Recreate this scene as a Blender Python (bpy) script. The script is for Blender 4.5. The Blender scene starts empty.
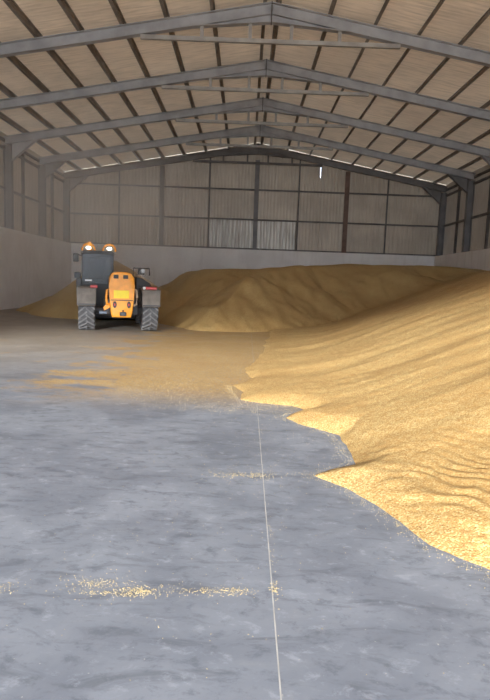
import bpy, bmesh, math, random
import numpy as np
from mathutils import Vector, Matrix
random.seed(7)
scene = bpy.context.scene
COL = scene.collection
PI = math.pi

# ------------------------------------------------------------------ materials
def new_mat(name):
    m = bpy.data.materials.new(name)
    m.use_nodes = True
    nt = m.node_tree
    return m, nt, nt.nodes, nt.links, nt.nodes['Principled BSDF']

def mixcol(N, L, fac, a, b, blend='MIX'):
    n = N.new('ShaderNodeMix'); n.data_type = 'RGBA'; n.blend_type = blend
    for sock, v in ((n.inputs[0], fac), (n.inputs[6], a), (n.inputs[7], b)):
        if hasattr(v, 'links'): L.new(v, sock)
        elif isinstance(v, (int, float)): sock.default_value = v
        else: sock.default_value = (*v, 1)
    return n.outputs[2]

def noise(N, L, vec, scale, detail=4, rough=.55, dist=0.):
    n = N.new('ShaderNodeTexNoise'); n.inputs['Scale'].default_value = scale
    n.inputs['Detail'].default_value = detail; n.inputs['Roughness'].default_value = rough
    n.inputs['Distortion'].default_value = dist
    L.new(vec, n.inputs['Vector']); return n.outputs['Fac']

def mapr(N, L, v, a, b, c=0., d=1., smooth=True):
    n = N.new('ShaderNodeMapRange'); n.interpolation_type = 'SMOOTHSTEP' if smooth else 'LINEAR'
    for i, x in zip((1, 2, 3, 4), (a, b, c, d)): n.inputs[i].default_value = x
    L.new(v, n.inputs[0]); return n.outputs[0]

def mth(N, L, op, a, b=None):
    n = N.new('ShaderNodeMath'); n.operation = op
    for i, v in enumerate((a, b)):
        if v is None: continue
        if hasattr(v, 'links'): L.new(v, n.inputs[i])
        else: n.inputs[i].default_value = v
    return n.outputs[0]

def objco(N, L, scale=(1, 1, 1), rotz=0.):
    t = N.new('ShaderNodeTexCoord'); m = N.new('ShaderNodeMapping')
    m.inputs['Scale'].default_value = scale; m.inputs['Rotation'].default_value = (0, 0, rotz)
    L.new(t.outputs['Object'], m.inputs['Vector']); return m.outputs['Vector']

def bump(N, L, B, h, strength, dist):
    n = N.new('ShaderNodeBump'); n.inputs['Strength'].default_value = strength
    n.inputs['Distance'].default_value = dist
    L.new(h, n.inputs['Height']); L.new(n.outputs[0], B.inputs['Normal'])

def plain(name, col, rough=.6, metal=0., var=.12, scale=6.):
    m, nt, N, L, B = new_mat(name)
    v = objco(N, L)
    f = noise(N, L, v, scale)
    dark = tuple(c * (1 - var * 2) for c in col); light = tuple(min(1, c * (1 + var)) for c in col)
    L.new(mixcol(N, L, mapr(N, L, f, .3, .7), dark, light), B.inputs['Base Color'])
    B.inputs['Roughness'].default_value = rough; B.inputs['Metallic'].default_value = metal
    return m

M = {}
TRR, TRW = .025, .016
def translucent(N, L, B, color, f):
    t = N.new('ShaderNodeBsdfTranslucent'); L.new(color, t.inputs['Color'])
    mx = N.new('ShaderNodeMixShader'); mx.inputs[0].default_value = f
    L.new(B.outputs[0], mx.inputs[1]); L.new(t.outputs[0], mx.inputs[2])
    L.new(mx.outputs[0], N['Material Output'].inputs['Surface'])
M['steel'] = plain('painted_steel', (.37, .355, .355), .55, 0, .1, 1.5)
M['steel_shaded'] = plain('shaded_painted_steel', (.17, .155, .15), .6, 0, .1, 1.5)  # copy of the frame paint with shade put into its colour
M['tie'] = plain('tie_steel', (.36, .33, .30), .6, 0, .12, 1.5)
M['purlin'] = plain('purlin_steel', (.24, .195, .16), .65, 0, .15, 2)
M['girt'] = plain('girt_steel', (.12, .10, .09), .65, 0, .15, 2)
M['brown'] = plain('primer_steel', (.15, .085, .06), .65, 0, .15, 2)

def cladding_mat(name, col):
    m, nt, N, L, B = new_mat(name)
    v = objco(N, L)
    f = noise(N, L, v, .6, 5)
    f2 = noise(N, L, objco(N, L, (6, 6, .35)), 2., 4)
    c1 = mixcol(N, L, mapr(N, L, f, .3, .7), tuple(c * .86 for c in col), tuple(c * 1.08 for c in col))
    c2 = mixcol(N, L, mapr(N, L, f2, .45, .75, 0, .35), c1, tuple(c * .62 for c in col))
    L.new(c2, B.inputs['Base Color'])
    B.inputs['Roughness'].default_value = .42
    translucent(N, L, B, c2, TRW)
    return m
M['clad'] = cladding_mat('wall_sheeting', (.42, .335, .255))

def galv_mat():
    m, nt, N, L, B = new_mat('galvanised_sheeting')
    v = objco(N, L, (5, 5, .4))
    c = mixcol(N, L, mapr(N, L, noise(N, L, v, 1.5, 4), .35, .65), (.30, .255, .21), (.50, .45, .39))
    L.new(c, B.inputs['Base Color']); B.inputs['Roughness'].default_value = .38; B.inputs['Metallic'].default_value = .25
    return m
M['galv'] = galv_mat()
def roof_mat():
    m, nt, N, L, B = new_mat('fibre_cement_roof')
    col = (.80, .605, .425)
    v = objco(N, L)
    f = noise(N, L, v, .5, 5)
    f2 = noise(N, L, objco(N, L, (.5, 5, 1)), 2.5, 5)
    c1 = mixcol(N, L, mapr(N, L, f, .3, .7), tuple(c * .88 for c in col), tuple(c * 1.06 for c in col))
    c2 = mixcol(N, L, mapr(N, L, f2, .42, .7, 0, .5), c1, (.5, .36, .24))
    L.new(c2, B.inputs['Base Color']); B.inputs['Roughness'].default_value = .85
    w = N.new('ShaderNodeTexWave'); w.wave_type = 'BANDS'; w.bands_direction = 'Y'
    w.inputs['Scale'].default_value = 1.75
    L.new(v, w.inputs['Vector'])
    bump(N, L, B, w.outputs['Fac'], .16, .04)
    translucent(N, L, B, c2, TRR)
    return m
M['roof'] = roof_mat()

def concrete_wall_mat():
    m, nt, N, L, B = new_mat('whitewashed_concrete')
    v = objco(N, L)
    f = noise(N, L, v, .7, 6)
    f2 = noise(N, L, objco(N, L, (3, 3, .3)), 1.2, 5)
    c1 = mixcol(N, L, mapr(N, L, f, .3, .7), (.74, .69, .66), (.84, .80, .77))
    c2 = mixcol(N, L, mapr(N, L, f2, .5, .75, 0, .4), c1, (.60, .55, .51))
    L.new(c2, B.inputs['Base Color']); B.inputs['Roughness'].default_value = .85
    bump(N, L, B, noise(N, L, v, 25, 4), .15, .01)
    return m
M['wall'] = concrete_wall_mat()

GRAIN_A, GRAIN_B, GRAIN_C = (.30, .160, .052), (.435, .278, .10), (.57, .455, .22)
def grain_color(N, L, v):
    vo = N.new('ShaderNodeTexVoronoi'); vo.inputs['Scale'].default_value = 95
    L.new(v, vo.inputs['Vector'])
    sep = N.new('ShaderNodeSeparateColor'); L.new(vo.outputs['Color'], sep.inputs[0])
    c = mixcol(N, L, mapr(N, L, sep.outputs[0], .0, .55), GRAIN_A, GRAIN_B)
    c = mixcol(N, L, mapr(N, L, sep.outputs[1], .45, 1), c, GRAIN_C)
    big = noise(N, L, v, .9, 5)
    c = mixcol(N, L, mapr(N, L, big, .35, .7, 0, .35), c, (.36, .20, .062))
    return c, vo.outputs['Distance']

def heap_mat():
    m, nt, N, L, B = new_mat('wheat_grain')
    v = objco(N, L)
    c, dist = grain_color(N, L, v)
    L.new(c, B.inputs['Base Color']); B.inputs['Roughness'].default_value = .75
    mid = noise(N, L, v, 14, 5)
    h = mth(N, L, 'ADD', mth(N, L, 'MULTIPLY', mid, 1.6), mth(N, L, 'MULTIPLY', dist, -.8))
    bump(N, L, B, h, .4, .014)
    return m
M['heap'] = heap_mat()
M['kernel'] = plain('wheat_kernel', (.50, .40, .22), .7, 0, .2, 60)

def floor_mat():
    m, nt, N, L, B = new_mat('power_floated_concrete')
    v = objco(N, L)
    cloud = noise(N, L, v, 1.1, 6, .6, .6)
    swirl = noise(N, L, objco(N, L, (1.6, 4.5, 1), .35), 1.6, 7, .66, .8)
    fine = noise(N, L, v, 9, 6, .65)
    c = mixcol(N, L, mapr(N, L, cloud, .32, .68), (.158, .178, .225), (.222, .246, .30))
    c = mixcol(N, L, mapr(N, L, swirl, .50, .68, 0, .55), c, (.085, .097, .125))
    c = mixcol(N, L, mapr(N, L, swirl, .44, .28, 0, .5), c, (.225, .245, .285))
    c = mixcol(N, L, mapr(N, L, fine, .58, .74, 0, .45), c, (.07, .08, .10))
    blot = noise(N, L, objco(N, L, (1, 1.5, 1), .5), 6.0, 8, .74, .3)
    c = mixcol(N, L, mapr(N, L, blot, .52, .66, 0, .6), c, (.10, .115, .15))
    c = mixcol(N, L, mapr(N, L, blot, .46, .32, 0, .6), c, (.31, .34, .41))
    sp = noise(N, L, v, 45, 3)
    c = mixcol(N, L, mapr(N, L, sp, .70, .76, 0, .5), c, (.55, .52, .46))
    # trodden film of grain and dust in the middle of the shed
    sep = N.new('ShaderNodeSeparateXYZ'); L.new(v, sep.inputs[0])
    yy = sep.outputs[1]; xx = sep.outputs[0]
    band = mth(N, L, 'MULTIPLY', mapr(N, L, yy, 6.2, 8.2), 1.0)
    pat = noise(N, L, objco(N, L, (.7, 1.0, 1), -.12), 1.5, 9, .76, .4)
    rightness = mapr(N, L, xx, -3.6, -.5, -.03, .32, False)
    s = mth(N, L, 'ADD', pat, rightness)
    mask = mth(N, L, 'MULTIPLY', mapr(N, L, s, .53, .66), band)
    film = mth(N, L, 'MULTIPLY', mapr(N, L, yy, 6.5, 14), .72)
    c = mixcol(N, L, film, c, (.40, .345, .275))
    g, dist = grain_color(N, L, v)
    br = mth(N, L, 'MULTIPLY', mapr(N, L, noise(N, L, v, 22, 4, .7), .28, .52), .9)
    c = mixcol(N, L, mth(N, L, 'MULTIPLY', mask, br), c, g)
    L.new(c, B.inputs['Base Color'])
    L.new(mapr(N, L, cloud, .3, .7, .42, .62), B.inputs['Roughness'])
    B.inputs['Specular IOR Level'].default_value = .35
    bump(N, L, B, fine, .12, .006)
    return m
M['floor'] = floor_mat()
M['ground'] = plain('outside_concrete', (.62, .59, .54), .9, 0, .08, .4)
M['joint'] = plain('joint_sealant', (.42, .42, .42), .8, 0, .1, 8)

M['orange'] = plain('orange_paint', (.95, .37, .03), .38, 0, .06, 5)
M['yellow'] = plain('yellow_plate', (1., .74, .01), .4, 0, .03, 5)
M['black'] = plain('black_plastic', (.022, .022, .025), .5, 0, .1, 8)
M['darkgrey'] = plain('dark_grey_paint', (.06, .06, .066), .5, 0, .1, 6)
M['tyre'] = plain('dusty_rubber', (.115, .115, .125), .9, 0, .15, 9)
M['lug'] = plain('dusty_rubber_lug', (.21, .21, .22), .9, 0, .15, 9)
M['guard'] = plain('dusty_grey_guard', (.215, .19, .17), .75, 0, .12, 5)
M['tan'] = plain('tan_rail', (.42, .31, .22), .6, 0, .1, 6)
M['red'] = plain('red_lens', (.55, .035, .03), .3, 0, .05, 9)
M['white'] = plain('white_lens', (.85, .85, .85), .25, 0, .03, 9)
M['blue'] = plain('blue_grey_steel', (.16, .20, .27), .45, .3, .1, 9)
M['seat'] = plain('seat_cloth', (.03, .03, .033), .9, 0, .1, 9)
def emis(name, col, s):
    m, nt, N, L, B = new_mat(name)
    B.inputs['Base Color'].default_value = (*col, 1)
    B.inputs['Emission Color'].default_value = (*col, 1); B.inputs['Emission Strength'].default_value = s
    return m
M['lamp'] = emis('lit_work_lamp', (1, .93, .8), 3.0)
M['amber'] = emis('amber_beacon_lens', (.9, .35, .03), .25)
def glass():
    m, nt, N, L, B = new_mat('dusty_cab_glass')
    B.inputs['Base Color'].default_value = (.12, .12, .125, 1); B.inputs['Roughness'].default_value = .18
    tr = N.new('ShaderNodeBsdfTransparent'); tr.inputs[0].default_value = (.62, .63, .65, 1)
    mx = N.new('ShaderNodeMixShader'); mx.inputs[0].default_value = .30
    L.new(tr.outputs[0], mx.inputs[1]); L.new(B.outputs[0], mx.inputs[2])
    L.new(mx.outputs[0], N['Material Output'].inputs['Surface'])
    return m
M['glass'] = glass()

# ------------------------------------------------------------------ helpers
def link(name, me, mat, parent=None):
    o = bpy.data.objects.new(name, me); COL.objects.link(o)
    if mat: me.materials.append(mat)
    if parent: o.parent = parent
    return o

def obj(name, bm, mat, parent=None, smooth=False):
    bmesh.ops.recalc_face_normals(bm, faces=bm.faces)
    me = bpy.data.meshes.new(name); bm.to_mesh(me); bm.free()
    if smooth:
        for p in me.polygons: p.use_smooth = True
        me.set_sharp_from_angle(angle=math.radians(40))
    return link(name, me, mat, parent)

def struct(o):
    o['kind'] = 'structure'; return o

def tag(o, label, cat, group=None, kind=None):
    o['label'] = label; o['category'] = cat
    if group: o['group'] = group
    if kind: o['kind'] = kind
    return o

def empty(name, loc, rz=0., parent=None):
    o = bpy.data.objects.new(name, None); COL.objects.link(o)
    o.location = loc; o.rotation_euler = (0, 0, rz); o.empty_display_size = .3
    if parent: o.parent = parent
    return o

def box(bm, x0, x1, y0, y1, z0, z1, bev=0.):
    c = Vector(((x0 + x1) / 2, (y0 + y1) / 2, (z0 + z1) / 2))
    r = bmesh.ops.create_cube(bm, size=1, matrix=Matrix.Translation(c) @ Matrix.Diagonal((x1 - x0, y1 - y0, z1 - z0, 1)))
    if bev:
        es = {e for v in r['verts'] for e in v.link_edges}
        bmesh.ops.bevel(bm, geom=list(es), offset=bev, segments=2, affect='EDGES', profile=.5)
    return bm

def bar(bm, p0, p1, w, d, up=(0, 0, 1)):
    """rectangular bar from p0 to p1, w across, d along 'up'"""
    p0, p1 = Vector(p0), Vector(p1); ax = (p1 - p0); ln = ax.length; ax.normalize()
    u = Vector(up); u = (u - ax * u.dot(ax)).normalized(); s = ax.cross(u)
    R = Matrix((s, ax, u)).transposed().to_4x4()
    bmesh.ops.create_cube(bm, size=1, matrix=Matrix.Translation((p0 + p1) / 2) @ R @ Matrix.Diagonal((w, ln, d, 1)))

def ibeam(bm, p0, p1, depth, width, up, tf=.022, tw=.016):
    p0, p1 = Vector(p0), Vector(p1); ax = (p1 - p0).normalized()
    u = Vector(up); u = (u - ax * u.dot(ax)).normalized(); o = u * (depth / 2 - tf / 2)
    bar(bm, p0 + o, p1 + o, width, tf, u); bar(bm, p0 - o, p1 - o, width, tf, u)
    bar(bm, p0, p1, tw, depth - 2 * tf, u)

def prism_y(bm, pts, y0, y1, bev=0.):
    a = [bm.verts.new((x, y0, z)) for x, z in pts]; b = [bm.verts.new((x, y1, z)) for x, z in pts]
    n = len(pts); f0 = bm.faces.new(a); bm.faces.new(b[::-1])
    for i in range(n): bm.faces.new((a[i], b[i], b[(i + 1) % n], a[(i + 1) % n]))
    if bev:
        bmesh.ops.bevel(bm, geom=list(f0.edges), offset=bev, segments=3, affect='EDGES', profile=.5)

def tube(bm, pts, r, n=10):
    pts = [Vector(p) for p in pts]; rings = []
    for i, p in enumerate(pts):
        t = (pts[min(i + 1, len(pts) - 1)] - pts[max(i - 1, 0)]).normalized()
        a = Vector((0, 0, 1)) if abs(t.z) < .9 else Vector((1, 0, 0))
        s = t.cross(a).normalized(); u = s.cross(t)
        rings.append([bm.verts.new(p + (s * math.cos(k * 2 * PI / n) + u * math.sin(k * 2 * PI / n)) * r) for k in range(n)])
    for A, B_ in zip(rings, rings[1:]):
        for k in range(n): bm.faces.new((A[k], A[(k + 1) % n], B_[(k + 1) % n], B_[k]))
    bm.faces.new(rings[0][::-1]); bm.faces.new(rings[-1])

def lathe_x(bm, prof, n=40, c=(0, 0, 0), a0=0., a1=2 * PI, closed=True):
    """revolve (x, r) round the X axis"""
    full = abs(a1 - a0 - 2 * PI) < 1e-6; m = n if full else n + 1
    R = []
    for k in range(m):
        a = a0 + (a1 - a0) * k / n
        R.append([bm.verts.new((c[0] + x, c[1] - r * math.cos(a), c[2] + r * math.sin(a))) for x, r in prof])
    for k in range(n):
        A, B_ = R[k], R[(k + 1) % m]
        q = len(prof)
        for i in range(q if closed else q - 1):
            bm.faces.new((A[i], A[(i + 1) % q], B_[(i + 1) % q], B_[i]))
    if not full and closed:
        bm.faces.new(R[0]); bm.faces.new(R[-1][::-1])

def ball(bm, c, r, sc=(1, 1, 1), seg=12):
    bmesh.ops.create_uvsphere(bm, u_segments=seg, v_segments=seg // 2 + 2, radius=r,
                              matrix=Matrix.Translation(c) @ Matrix.Diagonal((*sc, 1)))

# ------------------------------------------------------------------ the shed (metres; camera over the origin, +Y into the shed)
XL, XR = -10.6, 11.44           # inner faces of the concrete walls
XM = .50; HW = 11.0              # ridge line, half span to the column line
YB, YF = 34.4, -9.4              # back wall face, front wall
WT = 3.58                        # top of the concrete wall
APEX, SL = 9.70, .18            # top of the rafters at the ridge, roof slope
THK = .5                         # concrete thickness
FRAMES = [17.48, 21.7, 25.92, 30.14, 34.2]
PD = .2                          # purlin depth
def rz(x): return APEX - SL * abs(x - XM)            # rafter top
def roofz(x): return rz(x) + PD + .01                # underside of roof sheets

bm = bmesh.new(); box(bm, XL - THK, XR + THK, YF, YB + THK, -.3, 0)
floor = struct(obj('floor', bm, M['floor']))
bm = bmesh.new()
box(bm, -.003, .003, 1.0, 16.9, 0.0002, .0022)
jt = obj('joint', bm, M['joint'], floor); jt.location = (.178, 0, 0); jt.rotation_euler = (0, 0, -.004)
bm = bmesh.new(); box(bm, -60, 60, -90, YF - .002, -.3, -.01)
struct(obj('ground', bm, M['ground']))

# corrugated sheeting; profile runs along axis 'x' or 'y'
def corrugated(name, axis, a0, a1, face, outward, zlo, zhi, parent, mat, step=.2, slot=None, amp=.022):
    bm = bmesh.new(); depth = amp * outward
    prof = ((0, 0), (.09, 0), (.115, 1), (.175, 1), (.2, 0))
    cols = []
    t = a0
    while t < a1 - 1e-6:
        for q, dd in prof[:-1]:
            x = t + q * step / .2
            if x < a1: cols.append((x, dd))
        t += step
    cols.append((a1, 0))
    if slot: cols = sorted(cols + [(slot[0], 0), (slot[1], 0)])
    def P(x, o, z): return (x, face + o, z) if axis == 'x' else (face + o, x, z)
    def piece(c0, c1, z00, z01, z10, z11):
        (x0, d0), (x1, d1) = c0, c1
        v = [bm.verts.new(P(x0, d0 * depth, z00)), bm.verts.new(P(x1, d1 * depth, z10)),
             bm.verts.new(P(x1, d1 * depth, z11)), bm.verts.new(P(x0, d0 * depth, z01))]
        bm.faces.new(v)
    for c0, c1 in zip(cols, cols[1:]):
        lo0 = zlo(c0[0]) if callable(zlo) else zlo; lo1 = zlo(c1[0]) if callable(zlo) else zlo
        hi0 = zhi(c0[0]) if callable(zhi) else zhi; hi1 = zhi(c1[0]) if callable(zhi) else zhi
        if slot and slot[0] - 1e-6 <= c0[0] and c1[0] <= slot[1] + 1e-6:
            piece(c0, c1, lo0, slot[2], lo1, slot[2]); piece(c0, c1, slot[3], hi0, slot[3], hi1)
        else:
            piece(c0, c1, lo0, hi0, lo1, hi1)
    me = bpy.data.meshes.new(name); bm.to_mesh(me); bm.free()
    return link(name, me, mat, parent)

GIRTS = [5.38, 7.15]
EAVE = roofz(XL)
# left and right walls
for name, face, out in (('wall_left', XL, -1), ('wall_right', XR, 1)):
    bm = bmesh.new(); a, b = sorted((face, face + THK * out)); box(bm, a, b, YF, YB + THK, 0, WT, .01)
    w = struct(obj(name, bm, M['wall']))
    cf = face + out * .44
    corrugated('cladding', 'y', YF, YB + .44, cf, out, WT + .005, roofz(cf) - .004, w, M['clad'])
    for gz in GIRTS + [EAVE - .42]:
        bm = bmesh.new(); a, b = sorted((cf, cf - out * .12)); box(bm, a, b, YF, YB + .4, gz - .05, gz + .05)
        obj('girt', bm, M['girt'], w)
    for y0, y1 in zip([FRAMES[0] - 4.22] + FRAMES, FRAMES):
        ym = (y0 + y1) / 2; bm = bmesh.new(); a, b = sorted((cf - out * .002, cf - out * .13))
        box(bm, a, b, ym - .05, ym + .05, WT + .002, EAVE - .05); obj('post', bm, M['girt'], w)
# back wall
bm = bmesh.new(); box(bm, XL + .002, XR - .002, YB, YB + THK, 0, WT, .01)
wb = struct(obj('wall_back', bm, M['wall']))
CF = YB + .3
corrugated('cladding', 'x', XL - .4, XR + .4, CF, 1, WT + .012, lambda x: rz(x) + .198, wb, M['clad'], slot=(4.30, 4.32, 8.0, 8.62))
for gz in GIRTS:
    bm = bmesh.new(); box(bm, XL - .3, XR + .3, CF - .1, CF, gz - .045, gz + .045); obj('girt', bm, M['girt'], wb)
bm = bmesh.new(); box(bm, XL - .3, XR + .3, CF - .1, CF, WT + .02, WT + .1); obj('girt', bm, M['girt'], wb)
for xa, xb in ((-2.27, .37), (.63, 3.0)):
    corrugated('galvanised_sheet', 'x', xa, xb, CF - .065, 1, WT + .105, 5.33, wb, M['galv'], amp=.05)
for x in (-7.76, -2.33, 3.05, 8.4):
    bm = bmesh.new(); box(bm, x - .045, x + .045, CF - .14, CF - .101, WT + .002, rz(x) - .02); obj('post', bm, M['girt'], wb)
# front wall with the wide open doorway
LINTEL = 7.0
bm = bmesh.new()
box(bm, XL - THK, XL + .6, YF - .25, YF, 0, LINTEL); box(bm, XR - .6, XR + THK, YF - .25, YF, 0, LINTEL)
pts = [(XL - THK, LINTEL), (XR + THK, LINTEL), (XR + THK, roofz(XR + THK) - .02), (XM, roofz(XM) - .02), (XL - THK, roofz(XL - THK) - .02)]
prism_y(bm, pts, YF - .25, YF)
struct(obj('wall_front', bm, M['clad']))

# roof
bm = bmesh.new()
xe0, xe1 = XL - .75, XR + .75
for xa, xb in ((xe0, XM), (XM, xe1)):
    bm.faces.new([bm.verts.new((x, y, roofz(x))) for x, y in ((xa, YF - .6), (xb, YF - .6), (xb, YB + 1.0), (xa, YB + 1.0))])
ceiling = struct(obj('ceiling', bm, M['roof']))
for off in (.22, 1.75, 3.1, 4.4, 5.65, 6.9, 8.15, 9.4, 10.6):
    for s in (-1, 1):
        x = XM + s * off; bm = bmesh.new(); zt = roofz(x) - .002
        n = (s * SL, 0, 1)
        h = PD
        c = Vector((x, 0, zt)) - Vector(n).normalized() * h / 2
        bar(bm, (c.x, YF, c.z), (c.x, YB + .5, c.z), .035, h - .02, n)
        t = Vector(n).normalized() * (h / 2 - .012)
        bar(bm, (c.x + t.x + .03, YF, c.z + t.z), (c.x + t.x + .03, YB + .5, c.z + t.z), .09, .012, n)
        bar(bm, (c.x - t.x - .03, YF, c.z - t.z), (c.x - t.x - .03, YB + .5, c.z - t.z), .09, .012, n)
        obj('purlin', bm, M['purlin'], ceiling)

# portal frames
FL = ['nearest grey steel portal frame under the roof, its apex at the very top',
      'second nearest grey steel portal frame carrying the roof, between the nearest and the middle one',
      'middle grey steel portal frame of the five carrying the roof',
      'fourth grey steel portal frame from the camera, last before the back wall frame',
      'farthest shaded steel portal frame standing right against the back wall']
RD = .33                                          # rafter depth
for i, (y, lab) in enumerate(zip(FRAMES, FL)):
    root = empty('portal_frame', (XM, y, 0)); tag(root, lab, 'roof frame', 'steel portal frames under the roof')
    for s in (-1, 1):
        face = (XL if s < 0 else XR) - XM
        xo = face + s * .38                       # outer face of column, relative to the ridge
        zt = APEX - SL * abs(xo) - .02
        nrm = Vector((s * SL, 0, 1)).normalized()
        p0 = Vector((0, 0, APEX)) - nrm * RD / 2; p1 = Vector((xo, 0, APEX - SL * abs(xo))) - nrm * RD / 2
        p0.x = -s * .02; p0.z = APEX - RD / 2 * 1.02
        bm = bmesh.new(); ibeam(bm, p0, p1, RD, .2, nrm)
        # deepened web at the apex
        a = [bm.verts.new((s * q[0], yy, q[1])) for yy in (-.01, .01) for q in
             ((.014, APEX - RD), (2.3, APEX - RD * 1.0 - SL * 2.3), (.014, APEX - RD - .22))]
        for q in ((0, 1, 2), (5, 4, 3), (0, 3, 4, 1), (1, 4, 5, 2), (2, 5, 3, 0)): bm.faces.new([a[k] for k in q])
        bar(bm, (s * .014, 0, APEX - RD - .22), (s * 2.3, 0, APEX - RD - SL * 2.3), .2, .02, nrm)
        raf = obj('rafter', bm, M['steel'] if i < 4 else M['steel_shaded'], root)  # rear frame takes the copy with shade in its colour
        # eaves haunch
        bm = bmesh.new()
        xi = xo - s * .36
        q = [(xi, APEX - SL * abs(xi) - RD - .02), (xi - s * 1.1, APEX - SL * abs(xi - s * 1.1) - RD - .015), (xi, APEX - SL * abs(xi) - RD - .75)]
        prism_y(bm, q, -.012, .012)
        bar(bm, (q[1][0], 0, q[1][1]), (q[2][0], 0, q[2][1]), .2, .02, (s, 0, 1))
        obj('haunch', bm, M['steel'] if i < 3 else M['steel_shaded'], raf)
        bm = bmesh.new()
        ibeam(bm, (xo - s * .18, 0, WT + .002), (xo - s * .18, 0, zt - RD * 1.02), .34, .24, (1, 0, 0))
        box(bm, min(xo, xo - s * .37), max(xo, xo - s * .37), -.15, .15, WT + .001, WT + .03)
        obj('column', bm, M['steel_shaded'], root)  # same paint as the rafters, shade darkened into the colour
    bm = bmesh.new(); box(bm, -.012, .012, -.11, .11, APEX - RD - .24, APEX + .005); obj('apex_plate', bm, M['girt'], root)
    bm = bmesh.new()
    TZ = 8.62; half = (APEX - RD - .06 - TZ) / SL
    box(bm, -half, half, -.05, .05, TZ - .06, TZ + .06)
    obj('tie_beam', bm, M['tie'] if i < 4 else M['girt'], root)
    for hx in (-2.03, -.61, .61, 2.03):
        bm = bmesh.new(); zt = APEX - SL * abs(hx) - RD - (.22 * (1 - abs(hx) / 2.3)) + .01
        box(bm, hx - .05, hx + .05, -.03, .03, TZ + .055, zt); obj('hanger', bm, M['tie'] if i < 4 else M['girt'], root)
# gable columns
for x, lab, mt in ((-5.18, 'shaded steel column on the back wall to the right of the telehandler', 'steel_shaded'),
                   (XM, 'shaded steel column at the middle of the back wall under the ridge', 'steel_shaded'),
                   (5.93, 'reddish brown steel column on the back wall above the grain crest', 'brown')):
    root = empty('wall_column', (x, YB + .12, WT)); tag(root, lab, 'column', 'columns of the back wall')
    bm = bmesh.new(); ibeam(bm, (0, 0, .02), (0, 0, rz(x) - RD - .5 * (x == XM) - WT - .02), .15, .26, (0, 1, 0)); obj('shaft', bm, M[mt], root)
    bm = bmesh.new(); box(bm, -.17, .17, -.1, .1, .001, .022); obj('base_plate', bm, M[mt], root)

# ------------------------------------------------------------------ grain
rng = np.random.RandomState(3)
LAT = rng.rand(256, 256)
def vnoise(x, y):
    xi = np.floor(x).astype(int); yi = np.floor(y).astype(int); fx = x - xi; fy = y - yi
    fx = fx * fx * (3 - 2 * fx); fy = fy * fy * (3 - 2 * fy)
    a = LAT[xi % 256, yi % 256]; b = LAT[(xi + 1) % 256, yi % 256]; c = LAT[xi % 256, (yi + 1) % 256]; d = LAT[(xi + 1) % 256, (yi + 1) % 256]
    return (a * (1 - fx) + b * fx) * (1 - fy) + (c * (1 - fx) + d * fx) * fy - .5
def fbm(x, y, o=4):
    s = 0; a = 1.
    for k in range(o): s = s + a * vnoise(x * 2 ** k + 17 * k, y * 2 ** k + 31 * k); a *= .5
    return s
def pdist(x, y, poly):
    """signed distance to a polygon, positive inside"""
    d2 = np.full(x.shape, 1e9); ins = np.zeros(x.shape, bool)
    n = len(poly)
    for i in range(n):
        (ax, ay), (bx, by) = poly[i], poly[(i + 1) % n]
        ex, ey = bx - ax, by - ay; wx, wy = x - ax, y - ay
        t = np.clip((wx * ex + wy * ey) / (ex * ex + ey * ey), 0, 1)
        d2 = np.minimum(d2, (wx - t * ex) ** 2 + (wy - t * ey) ** 2)
        if ay != by:
            c = ((ay > y) != (by > y)) & (x < ex * (y - ay) / ey + ax); ins ^= c
    d = np.sqrt(d2); return np.where(ins, d, -d)
def softplus(t, k): return k * np.logaddexp(0, t / k)
def smax(a, b, k): return k * np.logaddexp(a / k, b / k)
def smin(a, b, k): return -smax(-a, -b, k)

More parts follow.
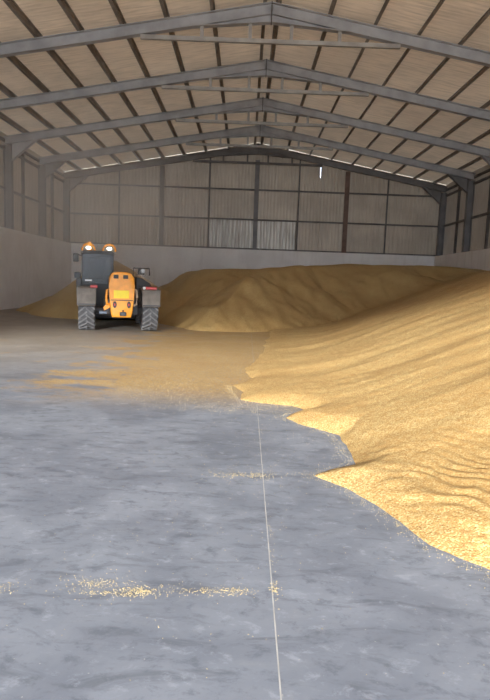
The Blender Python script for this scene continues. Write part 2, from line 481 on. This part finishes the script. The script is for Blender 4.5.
TOE = [(2.6, -.4), (2.0, 1.2), (1.62, 2.3), (1.39, 2.88), (1.28, 3.0), (1.15, 3.17), (1.06, 3.49), (.96, 3.76), (.81, 4.09), (.62, 4.33), (.76, 4.48), (.99, 4.63),
       (1.01, 4.92), (.97, 5.59), (.71, 5.96), (.50, 6.25), (.6, 6.5), (.80, 6.62), (.62, 6.88), (.27, 6.98), (-.01, 7.16), (-.10, 7.60), (-.15, 8.2),
       (.15, 8.9), (.05, 9.9), (.35, 11.4), (.5, 13.6), (.8, 16.5), (.8, 33), (12.5, 33), (12.5, -.4)]
REAR = [(-2.7, 19.2), (-2.0, 17.6), (-1.0, 17.2), (.3, 17.4), (1.9, 18.3), (3.6, 19.8), (6.0, 21.5), (27, 22), (27, 60), (-6.6, 60), (-6.2, 26), (-4.6, 22.5), (-3.4, 20.4)]
def heap_h(x, y):
    w = fbm(x * 1.3, y * 1.3, 3) * .18 + fbm(x * 9, y * 9, 3) * .035
    d = pdist(x, y, TOE) + w * np.clip((y - 2) / 6, .25, 1)
    x0 = np.interp(y, [0, 3, 5, 7, 10, 14, 18, 25, 34], [2.3, 1.62, 1.3, 1.1, 1.2, 1.8, 2.7, 4.5, 6]) + .35 * fbm(x * .2, y * .45, 3)
    thin = np.where(d > 0, .035 * (1 - np.exp(-d / .12)) + .02 * np.minimum(d, 3) + .05 * (1 - np.exp(-np.maximum(d, 0) / .5)), np.maximum(-.05, d * .6))
    streak = fbm(x * .35 + 9, y * 1.7, 4) * .05 * np.clip(d / 1.2, 0, 1)
    slope = .40 * softplus(x - x0, .35)
    h1 = thin + np.clip(d * 4, 0, 1) * (slope + streak)
    h1 = smin(h1, 2.55 + 0 * x, .2)
    d2 = pdist(x, y, REAR) + fbm(x * .45, y * .45, 4) * .9
    az = x / np.maximum(y, 1)
    hc = np.interp(az, [-.2, -.11, -.08, -.0275, .025, .06, .096, .18, .27, .337, .4, .43], [1.8, 2.0, 2.05, 2.12, 2.12, 2.2, 2.36, 2.58, 2.66, 2.72, 2.6, 2.5])
    ridge = np.abs(fbm(x * .30 + y * .16 + 3, y * .10 - x * .05, 2))
    h2 = np.where(d2 > 0, smin(.56 * d2 - .35 * np.clip(d2 / 3, 0, 1) * (1 - ridge * 3).clip(0, 1), hc + .10 * fbm(x * .5, y * .5, 3), .12), -.05)
    r3 = np.hypot(np.where(x < -5.9, (x + 5.9) * 1.3, x + 5.9), y - 24.6)
    h3 = 2.55 - .62 * np.sqrt(r3 ** 2 + .35 ** 2)
    h4 = 1.25 - .48 * np.sqrt((x + 7.6) ** 2 + (y - 25.5) ** 2 + .2)
    h34 = np.maximum(smax(h3, h4, .08), -.05) + np.where(np.maximum(h3, h4) > 0, .05 * fbm(x * 2, y * 2, 3), 0)
    h = np.maximum(np.maximum(h1, h34), h2)
    both = (h > .3)
    h = np.where(both, smax(smax(h1, h2, .10), h34, .05), h)
    # raked ripples near the front edge and overall roughness
    rip = np.exp(-((x - 1.75) / .65) ** 2 - ((y - 3.75) / .75) ** 2)
    ph = (x * .72 + y * .69) * 2 * PI / .135 + 6 * fbm(x * 1.5, y * 1.5, 3) * 2.4
    fine = fbm(x * 11, y * 11, 3) * .008
    inn = np.clip(d * 6, 0, 1)
    h = h + inn * (rip * .011 * np.sin(ph) * (.5 + vnoise(x * 4, y * 4)) * 1.6 + fine * np.clip(8 / np.maximum(y, 4), 0, 1))
    big = fbm(x * .35, y * 1.0 + x * .2, 3) * .055
    return np.where(h > .15, h + big * np.clip((h - .15) / .5, 0, 1), h)

ys = [-.3]
while ys[-1] < YB - .01: ys.append(ys[-1] + max(.014, .0065 * (ys[-1] + .5)))
ys[-1] = YB - .004
xs = np.concatenate([np.arange(XL + .004, -3, .11), np.arange(-3, -.8, .04), np.arange(-.8, 2.6, .014), np.arange(2.6, 6, .045), np.arange(6, XR - .05, .1), [XR - .004]])
X, Y = np.meshgrid(xs, np.array(ys))
Hh = heap_h(X, Y)
ny, nx = X.shape
fl = np.maximum.reduce([Hh[:-1, :-1], Hh[1:, :-1], Hh[:-1, 1:], Hh[1:, 1:]]) > .0005
idx = np.arange(ny * nx).reshape(ny, nx)
quads = np.stack([idx[:-1, :-1][fl], idx[:-1, 1:][fl], idx[1:, 1:][fl], idx[1:, :-1][fl]], 1)
used = np.unique(quads); remap = -np.ones(ny * nx, int); remap[used] = np.arange(len(used)); quads = remap[quads]
co = np.stack([X.ravel()[used], Y.ravel()[used], Hh.ravel()[used]], 1)
me = bpy.data.meshes.new('grain_heap')
me.vertices.add(len(co)); me.vertices.foreach_set('co', co.astype(np.float32).ravel())
me.loops.add(quads.size); me.loops.foreach_set('vertex_index', quads.astype(np.int32).ravel())
me.polygons.add(len(quads)); me.polygons.foreach_set('loop_start', np.arange(0, quads.size, 4, dtype=np.int32))
me.polygons.foreach_set('use_smooth', np.ones(len(quads), bool))
me.update(calc_edges=True); me.validate()
heap = link('grain_heap', me, M['heap'])
tag(heap, 'huge golden heap of loose grain banked against the right and back walls', 'grain', kind='stuff')

# loose kernels lying on the floor
kv, kf = [], []
def kernel(x, y, z=0., s=1.):
    L_, W_ = .0036 * s * random.uniform(.8, 1.2), .0017 * s
    a = random.uniform(0, PI); ca, sa = math.cos(a), math.sin(a); b = len(kv)
    for px, py, pz in ((L_, 0, W_), (0, W_, W_), (-L_, 0, W_), (0, -W_, W_), (0, 0, 2 * W_), (0, 0, 0)):
        kv.append((x + px * ca - py * sa, y + px * sa + py * ca, z + pz))
    for q in ((0, 1, 4), (1, 2, 4), (2, 3, 4), (3, 0, 4), (1, 0, 5), (2, 1, 5), (3, 2, 5), (0, 3, 5)): kf.append(tuple(b + i for i in q))
def clump(cx, cy, sx, sy, n, s=1.):
    for _ in range(n): kernel(random.gauss(cx, sx), random.gauss(cy, sy), 0, s)
clump(-.68, 2.59, .10, .06, 150); clump(-.47, 2.56, .045, .022, 170, 1.15); clump(-.58, 2.54, .08, .012, 120); clump(-.70, 2.62, .05, .02, 60)
clump(-.10, 2.585, .11, .022, 170); clump(.0, 2.60, .05, .015, 60); clump(-1.12, 2.56, .06, .03, 60)
clump(.20, 2.615, .012, .03, 50, 1.2); clump(-.36, 2.57, .1, .03, 50); clump(.21, 3.1, .01, .35, 40)
clump(-.04, 4.27, .10, .045, 130, 1.15); clump(.16, 4.29, .07, .04, 90, 1.15); clump(.4, 4.32, .16, .05, 60); clump(.2, 4.4, .5, .3, 200)
clump(.1, 6.7, .5, .2, 700, 1.3); clump(-.7, 7.6, .5, .5, 900, 1.3); clump(-.2, 3.0, .7, .6, 160); clump(.3, 5.6, .35, .6, 260)
for (ax, ay), (bx, by) in zip(TOE[1:22], TOE[2:23]):
    ln = math.hypot(bx - ax, by - ay)
    for _ in range(int(230 * ln)):
        t = random.random(); kernel(ax + (bx - ax) * t - abs(random.gauss(0, .06)), ay + (by - ay) * t + random.gauss(-.01, .04), 0, 1.15)
arr = np.array(kv); pick = heap_h(arr[4::6, 0], arr[4::6, 1]) < .004
kv2, kf2 = [], []
for i in np.nonzero(pick)[0]:
    b = len(kv2); kv2 += kv[i * 6:i * 6 + 6]
    kf2 += [tuple(b + j - i * 6 for j in f) for f in kf[i * 8:i * 8 + 8]]
me = bpy.data.meshes.new('loose_grain'); me.from_pydata(kv2, [], kf2); me.update()
tag(link('loose_grain', me, M['kernel']), 'sparse trail of spilled grain kernels scattered on the grey concrete floor', 'grain', kind='stuff')

# ------------------------------------------------------------------ telehandler (x right seen from behind, y forward, z up)
T = empty('telehandler', (-3.73, 16.65, 0), math.radians(14.6))
tag(T, 'orange and dark grey telehandler parked with its back to the camera', 'telehandler')
def wheel(cx, cy, r=.6, w=.46):
    bm = bmesh.new(); h = w / 2
    lathe_x(bm, [(-h * .62, r * .52), (-h, r * .66), (-h, r * .86), (-h * .86, r * .935), (h * .86, r * .935), (h, r * .86), (h, r * .66), (h * .62, r * .52)], 44, (0, 0, 0))
    t = obj('wheel', bm, M['tyre'], T, True); t.location = (cx, cy, r)
    bm = bmesh.new(); n = 20
    for k in range(n):
        a = 2 * PI * k / n
        for s in (-1, 1):
            a2 = a + (.16 if s > 0 else 0)
            q = []
            for rr in (r * .91, r * 1.0):
                for xx, aa in ((-s * .02, a2 + .26), (s * h * .98, a2 - .10)):
                    for da in (-.045, .045):
                        q.append(bm.verts.new((xx, -rr * math.cos(aa + da) * (1 if xx * s < .1 or rr < r else .985), rr * math.sin(aa + da) * (1 if xx * s < .1 or rr < r else .985))))
            for f in ((0, 1, 3, 2), (4, 6, 7, 5), (0, 4, 5, 1), (2, 3, 7, 6), (0, 2, 6, 4), (1, 5, 7, 3)): bm.faces.new([q[i] for i in f])
    obj('tread', bm, M['lug'], t)
    bm = bmesh.new(); lathe_x(bm, [(-h * .5, .02), (-h * .5, r * .5), (-h * .62, r * .53), (h * .62, r * .53), (h * .5, r * .5), (h * .5, .02)], 32)
    obj('rim', bm, M['orange'], t)
for s in (-1, 1):
    wheel(s * .90, 0); wheel(s * .90, 2.8)
# rear mudguards
for s in (-1, 1):
    bm = bmesh.new(); lathe_x(bm, [(-.26, .69), (-.26, .73), (.26, .73), (.26, .69)], 20, (s * .90, 0, .55), math.radians(60), math.radians(155))
    box(bm, s * .90 - .26, s * .90 + .26, -.76, -.70, .74, 1.22, .02)
    prism = [(s * .90 - .26, 1.20), (s * .90 + .26, 1.20), (s * .90 + .26, 1.235), (s * .90 - .26, 1.235)]
    prism_y(bm, prism, -.74, -.3)
    g = obj('mudguard', bm, M['guard'], T)
    bm = bmesh.new(); box(bm, s * .90 - .24, s * .90 + .24, -.775, -.758, .76, .80); obj('lip', bm, M['darkgrey'], g)
bm = bmesh.new(); box(bm, .74, 1.05, -.72, -.6, 1.24, 1.32, .015); t = obj('tail_light', bm, M['red'], T)
bm = bmesh.new(); box(bm, .66, .735, -.72, -.6, 1.24, 1.32, .015); obj('lens', bm, M['white'], t)
bm = bmesh.new(); box(bm, -.80, -.60, -.72, -.6, 1.24, 1.32, .015); t = obj('tail_light', bm, M['red'], T)
# chassis and axle
bm = bmesh.new(); box(bm, -.42, .56, -.35, 3.3, .48, .92, .03); box(bm, -.3, .45, 3.3, 3.7, .6, .95, .03); obj('chassis', bm, M['darkgrey'], T)
for y in (0, 2.8):
    bm = bmesh.new(); tube(bm, [(-.66, y, .6), (-.3, y, .56), (.3, y, .56), (.66, y, .6)], .13, 14); obj('axle', bm, M['darkgrey'], T)
# rear counterweight
bm = bmesh.new()
prism_y(bm, [(-.19, .44), (.37, .44), (.41, .58), (.445, .95), (.47, 1.33), (.455, 1.55), (.36, 1.68), (.24, 1.71), (-.06, 1.71), (-.19, 1.68), (-.28, 1.55), (-.29, 1.33), (-.265, .95), (-.23, .58)], -.98, -.36, .045)
body = obj('counterweight', bm, M['orange'], T, True); body.scale = (.93, 1, 1); body.location = (-.025, 0, 0)
bm = bmesh.new(); box(bm, -.15, .30, -1.005, -.982, .98, 1.20, .008); obj('plate', bm, M['yellow'], body)
bm = bmesh.new(); box(bm, -.24, .42, -.992, -.975, .915, .935); obj('seam', bm, M['black'], body)
for x in (-.115, .30):
    bm = bmesh.new(); bmesh.ops.create_cone(bm, cap_ends=True, segments=24, radius1=1, radius2=1, depth=.02, matrix=Matrix.Translation((x, -.985, .80)) @ Matrix.Diagonal((.055, 1, .095, 1)) @ Matrix.Rotation(PI / 2, 4, 'X'))
    t = obj('recess', bm, M['black'], body)
    bm = bmesh.new(); bmesh.ops.create_cone(bm, cap_ends=True, segments=24, radius1=1, radius2=1, depth=.02, matrix=Matrix.Translation((x, -.995, .80)) @ Matrix.Diagonal((.022, 1, .04, 1)) @ Matrix.Rotation(PI / 2, 4, 'X'))
    obj('lens', bm, M['red'], t)
bm = bmesh.new(); box(bm, 0, .18, -1.06, -.975, .49, .60, .02); h = obj('hitch', bm, M['darkgrey'], T)
bm = bmesh.new(); tube(bm, [(.09, -1.03, .56), (.09, -1.03, .66)], .018, 10); obj('pin', bm, M['black'], h)
for x0 in (-.16, .12):
    bm = bmesh.new(); box(bm, x0, x0 + .15, -.995, -.9, 1.52, 1.63, .02); obj('vent', bm, M['black'], body)
for s in (-1, 1):
    x = .06 + s * .375; bm = bmesh.new()
    tube(bm, [(x - s * .06, -.86, 1.25), (x + s * .03, -.9, 1.2), (x + s * .05, -.9, 1.0), (x + s * .03, -.9, .82), (x - s * .06, -.86, .76)], .035, 10)
    obj('grab_handle', bm, M['tan'] if s > 0 else M['orange'], T, True)
bm = bmesh.new(); prism_y(bm, [(-.42, .62), (-.27, .70), (-.25, .86), (-.36, .80), (-.44, .72)], -.86, -.74, .01); obj('bracket', bm, M['orange'], T)
bm = bmesh.new(); box(bm, -.55, -.33, -.8, -.66, .52, .60, .02); obj('step', bm, M['blue'], T)
# boom
bm = bmesh.new(); bar(bm, (.09, -.3, 1.50), (.09, 3.5, 1.05), .34, .36); box(bm, -.02, .2, 3.45, 3.8, .4, 1.15, .02); bo = obj('boom', bm, M['darkgrey'], T)
bm = bmesh.new(); bar(bm, (.09, 2.6, 1.30), (.09, 3.75, .62), .10, .10); obj('hydraulic_ram', bm, M['blue'], bo)
bm = bmesh.new()
pr = [(3.82, .75), (3.80, .1), (3.95, .03), (4.45, .03), (4.45, .06), (3.97, .07), (3.86, .14), (3.87, .75)]
a = [bm.verts.new((-1.1, y, z)) for y, z in pr]; b = [bm.verts.new((1.1, y, z)) for y, z in pr]
bm.faces.new(a); bm.faces.new(b[::-1])
for i in range(len(pr)): bm.faces.new((a[i], b[i], b[(i + 1) % 8], a[(i + 1) % 8]))
for x in (-1.1, 1.06):
    sd = [(3.82, .75), (3.80, .1), (3.95, .03), (4.45, .03), (4.40, .12), (4.0, .75)]
    A = [bm.verts.new((x, y, z)) for y, z in sd]; B2 = [bm.verts.new((x + .04, y, z)) for y, z in sd]
    bm.faces.new(A); bm.faces.new(B2[::-1])
    for i in range(6): bm.faces.new((A[i], B2[i], B2[(i + 1) % 6], A[(i + 1) % 6]))
obj('bucket', bm, M['darkgrey'], T)
# engine cover at the right, with mirror and rail
bm = bmesh.new()
prism_y(bm, [(.55, .92), (1.06, .92), (1.06, 1.30), (.92, 1.52), (.55, 1.60)], .85, 2.45, .05)
e = obj('engine_cover', bm, M['darkgrey'], T, True)
bm = bmesh.new()
for k in range(5): box(bm, .62, .98, .835, .86, 1.0 + k * .075, 1.03 + k * .075)
obj('grille', bm, M['black'], e)
bm = bmesh.new(); tube(bm, [(.50, .2, 1.66), (.62, .18, 1.64), (.82, .1, 1.50), (1.02, 0, 1.40)], .028, 8); obj('rail', bm, M['tan'], T, True)
bm = bmesh.new(); tube(bm, [(.50, 1.5, 1.55), (.52, 1.5, 1.88), (1.02, 1.5, 1.88), (1.03, 1.5, 1.66)], .022, 8); arm = obj('mirror_arm', bm, M['black'], T, True)
bm = bmesh.new(); box(bm, .66, .86, 1.42, 1.49, 1.68, 1.86, .02); mi = obj('mirror', bm, M['black'], arm)
bm = bmesh.new(); ball(bm, (.80, 1.39, 1.79), .075); obj('lamp', bm, M['white'], mi, True)
# cab
CX0, CX1, CY0, CY1 = -1.07, -.13, .75, 2.15
bm = bmesh.new()
box(bm, CX0, CX1, CY0, CY1, .66, 1.33, .03)
for x in (CX0, CX1 - .07):
    for y in (CY0, CY1 - .07): box(bm, x, x + .07, y, y + .07, 1.28, 2.26)
box(bm, CX0, CX1, CY0, CY0 + .06, 1.28, 1.42); box(bm, CX0, CX1, CY0, CY0 + .06, 2.16, 2.26)
cab = obj('cab', bm, M['black'], T)
bm = bmesh.new(); prism_y(bm, [(CX0 - .02, 2.24), (CX1 + .02, 2.24), (CX1 + .02, 2.30), (CX1 - .08, 2.345), (CX0 + .08, 2.345), (CX0 - .02, 2.30)], CY0 - .05, CY1 + .05, .015)
obj('roof', bm, M['black'], cab)
def rrect(x0, x1, z0, z1, r, n=5):
    p = []
    for cx, cz, a in ((x1 - r, z1 - r, 0), (x0 + r, z1 - r, 90), (x0 + r, z0 + r, 180), (x1 - r, z0 + r, 270)):
        for k in range(n + 1):
            t = math.radians(a + 90 * k / n); p.append((cx + r * math.cos(t), cz + r * math.sin(t)))
    return p
bm = bmesh.new(); prism_y(bm, rrect(CX0 + .03, CX1 - .03, 1.36, 2.24, .1), CY0 - .022, CY0 - .008); rw = obj('rear_window', bm, M['glass'], cab)
bm = bmesh.new(); box(bm, CX0 + .10, CX0 + .30, CY0 - .05, CY0 - .024, 1.42, 1.47, .008); obj('handle', bm, M['white'], rw)
bm = bmesh.new(); box(bm, CX0 + .07, CX1 - .07, CY1 - .012, CY1, 1.32, 2.22); obj('windscreen', bm, M['glass'], cab)
for x in (CX0 + .005, CX1 - .015):
    bm = bmesh.new(); box(bm, x, x + .01, CY0 + .07, CY1 - .07, 1.31, 2.22); obj('side_window', bm, M['glass'], cab)
bm = bmesh.new(); prism_y(bm, [(-.86, 2.10), (-.33, 2.10), (-.39, 1.75), (-.47, 1.52), (-.72, 1.52), (-.81, 1.75)], CY0 + .35, CY0 + .5, .04)
box(bm, -.92, -.42, CY0 + .4, CY0 + .95, 1.31, 1.5, .04); obj('seat', bm, M['seat'], cab)
for x in (-.87, -.26):
    bm = bmesh.new(); ball(bm, (x, CY0 - .04, 2.415), .062, (1.25, .6, .8)); lp = obj('work_lamp', bm, M['lamp'], cab, True)
    bm = bmesh.new(); tube(bm, [(x + .185 * math.cos(math.radians(a)), CY0 + .02, 2.36 + .185 * math.sin(math.radians(a))) for a in range(-8, 189, 14)], .03, 8)
    obj('lamp_guard', bm, M['orange'], lp, True)
bm = bmesh.new(); bmesh.ops.create_cone(bm, cap_ends=True, segments=16, radius1=.06, radius2=.045, depth=.16, matrix=Matrix.Translation((-.85, CY0 + .35, 2.54)))
box(bm, -.92, -.78, CY0 + .28, CY0 + .42, 2.345, 2.47); obj('beacon', bm, M['amber'], cab, True)
bm = bmesh.new(); tube(bm, [(CX0 + .02, CY0 + .5, 2.2), (CX0 - .14, CY0 + .45, 2.22), (CX0 - .16, CY0 + .42, 2.1)], .018, 8); ar = obj('mirror_arm', bm, M['black'], T, True)
bm = bmesh.new(); box(bm, CX0 - .26, CX0 - .10, CY0 + .36, CY0 + .42, 2.0, 2.25, .02); obj('mirror', bm, M['black'], ar)
bm = bmesh.new(); box(bm, CX0 - .22, CX0 - .03, CY0 + .2, CY0 + .5, 1.50, 1.68, .03); box(bm, CX0 - .16, CX0 - .005, CY0 + .1, CY0 + .5, .98, 1.50, .03); obj('side_box', bm, M['darkgrey'], T)

# ------------------------------------------------------------------ dust in the air round the machine
bm = bmesh.new(); ball(bm, (0, 0, 0), 1, (1, 1, 1), 32)
hz = obj('dust_haze', bm, None, None, True); hz.location = (-5.2, 19.5, 3.6); hz.scale = (5.3, 12.0, 3.59)
m = bpy.data.materials.new('airborne_dust'); m.use_nodes = True; nt = m.node_tree; nt.nodes.clear()
out = nt.nodes.new('ShaderNodeOutputMaterial'); vs = nt.nodes.new('ShaderNodeVolumeScatter')
vs.inputs['Color'].default_value = (.92, .86, .80, 1); vs.inputs['Density'].default_value = .028; vs.inputs['Anisotropy'].default_value = .0
v = objco(nt.nodes, nt.links); ln = nt.nodes.new('ShaderNodeVectorMath'); ln.operation = 'LENGTH'
nt.links.new(v, ln.inputs[0])
nt.links.new(mapr(nt.nodes, nt.links, ln.outputs['Value'], 1.0, .25, 0., .045), vs.inputs['Density'])
nt.links.new(vs.outputs[0], out.inputs['Volume']); hz.data.materials.append(m)
tag(hz, 'thin grey dust haze hanging around the telehandler and the left wall', 'dust haze', kind='stuff')

# ------------------------------------------------------------------ light: overcast daylight with a veiled sun, coming in by the open front
w = bpy.data.worlds.new('overcast_sky'); scene.world = w; w.use_nodes = True
bg = w.node_tree.nodes['Background']; bg.inputs[0].default_value = (.68, .83, 1, 1); bg.inputs[1].default_value = 3.7
sl = bpy.data.lights.new('veiled_sun', 'SUN'); sl.energy = 6.3; sl.angle = math.radians(7); sl.color = (1, .96, .88)
so = bpy.data.objects.new('veiled_sun', sl); COL.objects.link(so)
dirv = Vector((.14, .93, -.268)).normalized(); so.rotation_euler = dirv.to_track_quat('-Z', 'Y').to_euler(); so.location = (0, -20, 20)

# ------------------------------------------------------------------ camera
F = 560.; ROLL = .036
d = Vector((0, 66, -F)).normalized()
sr, cr = math.sin(ROLL), math.cos(ROLL)
u = Vector((sr, cr, -(sr * d.x + cr * d.y) / d.z)).normalized()
xa = d.cross(u)
R = Matrix((xa, d, u))                    # camera axes to world axes
cd = bpy.data.cameras.new('camera'); cam = bpy.data.objects.new('camera', cd); COL.objects.link(cam)
cam.matrix_world = Matrix.Translation((0, 0, 1.5)) @ R.to_4x4()
cd.sensor_fit = 'VERTICAL'; cd.sensor_height = 24; cd.lens = F / 700 * 24; cd.clip_start = .05; cd.clip_end = 300
scene.camera = cam

scene.view_settings.view_transform = 'Standard'; scene.view_settings.look = 'None'
scene.view_settings.gamma = 1; scene.view_settings.use_curve_mapping = False
scene.view_settings.exposure = 1.02
scene.cycles.use_denoising = True; scene.cycles.volume_step_rate = 3.0
scene.cycles.max_bounces = 10; scene.cycles.diffuse_bounces = 7; scene.cycles.volume_bounces = 2
scene.cycles.use_adaptive_sampling = False
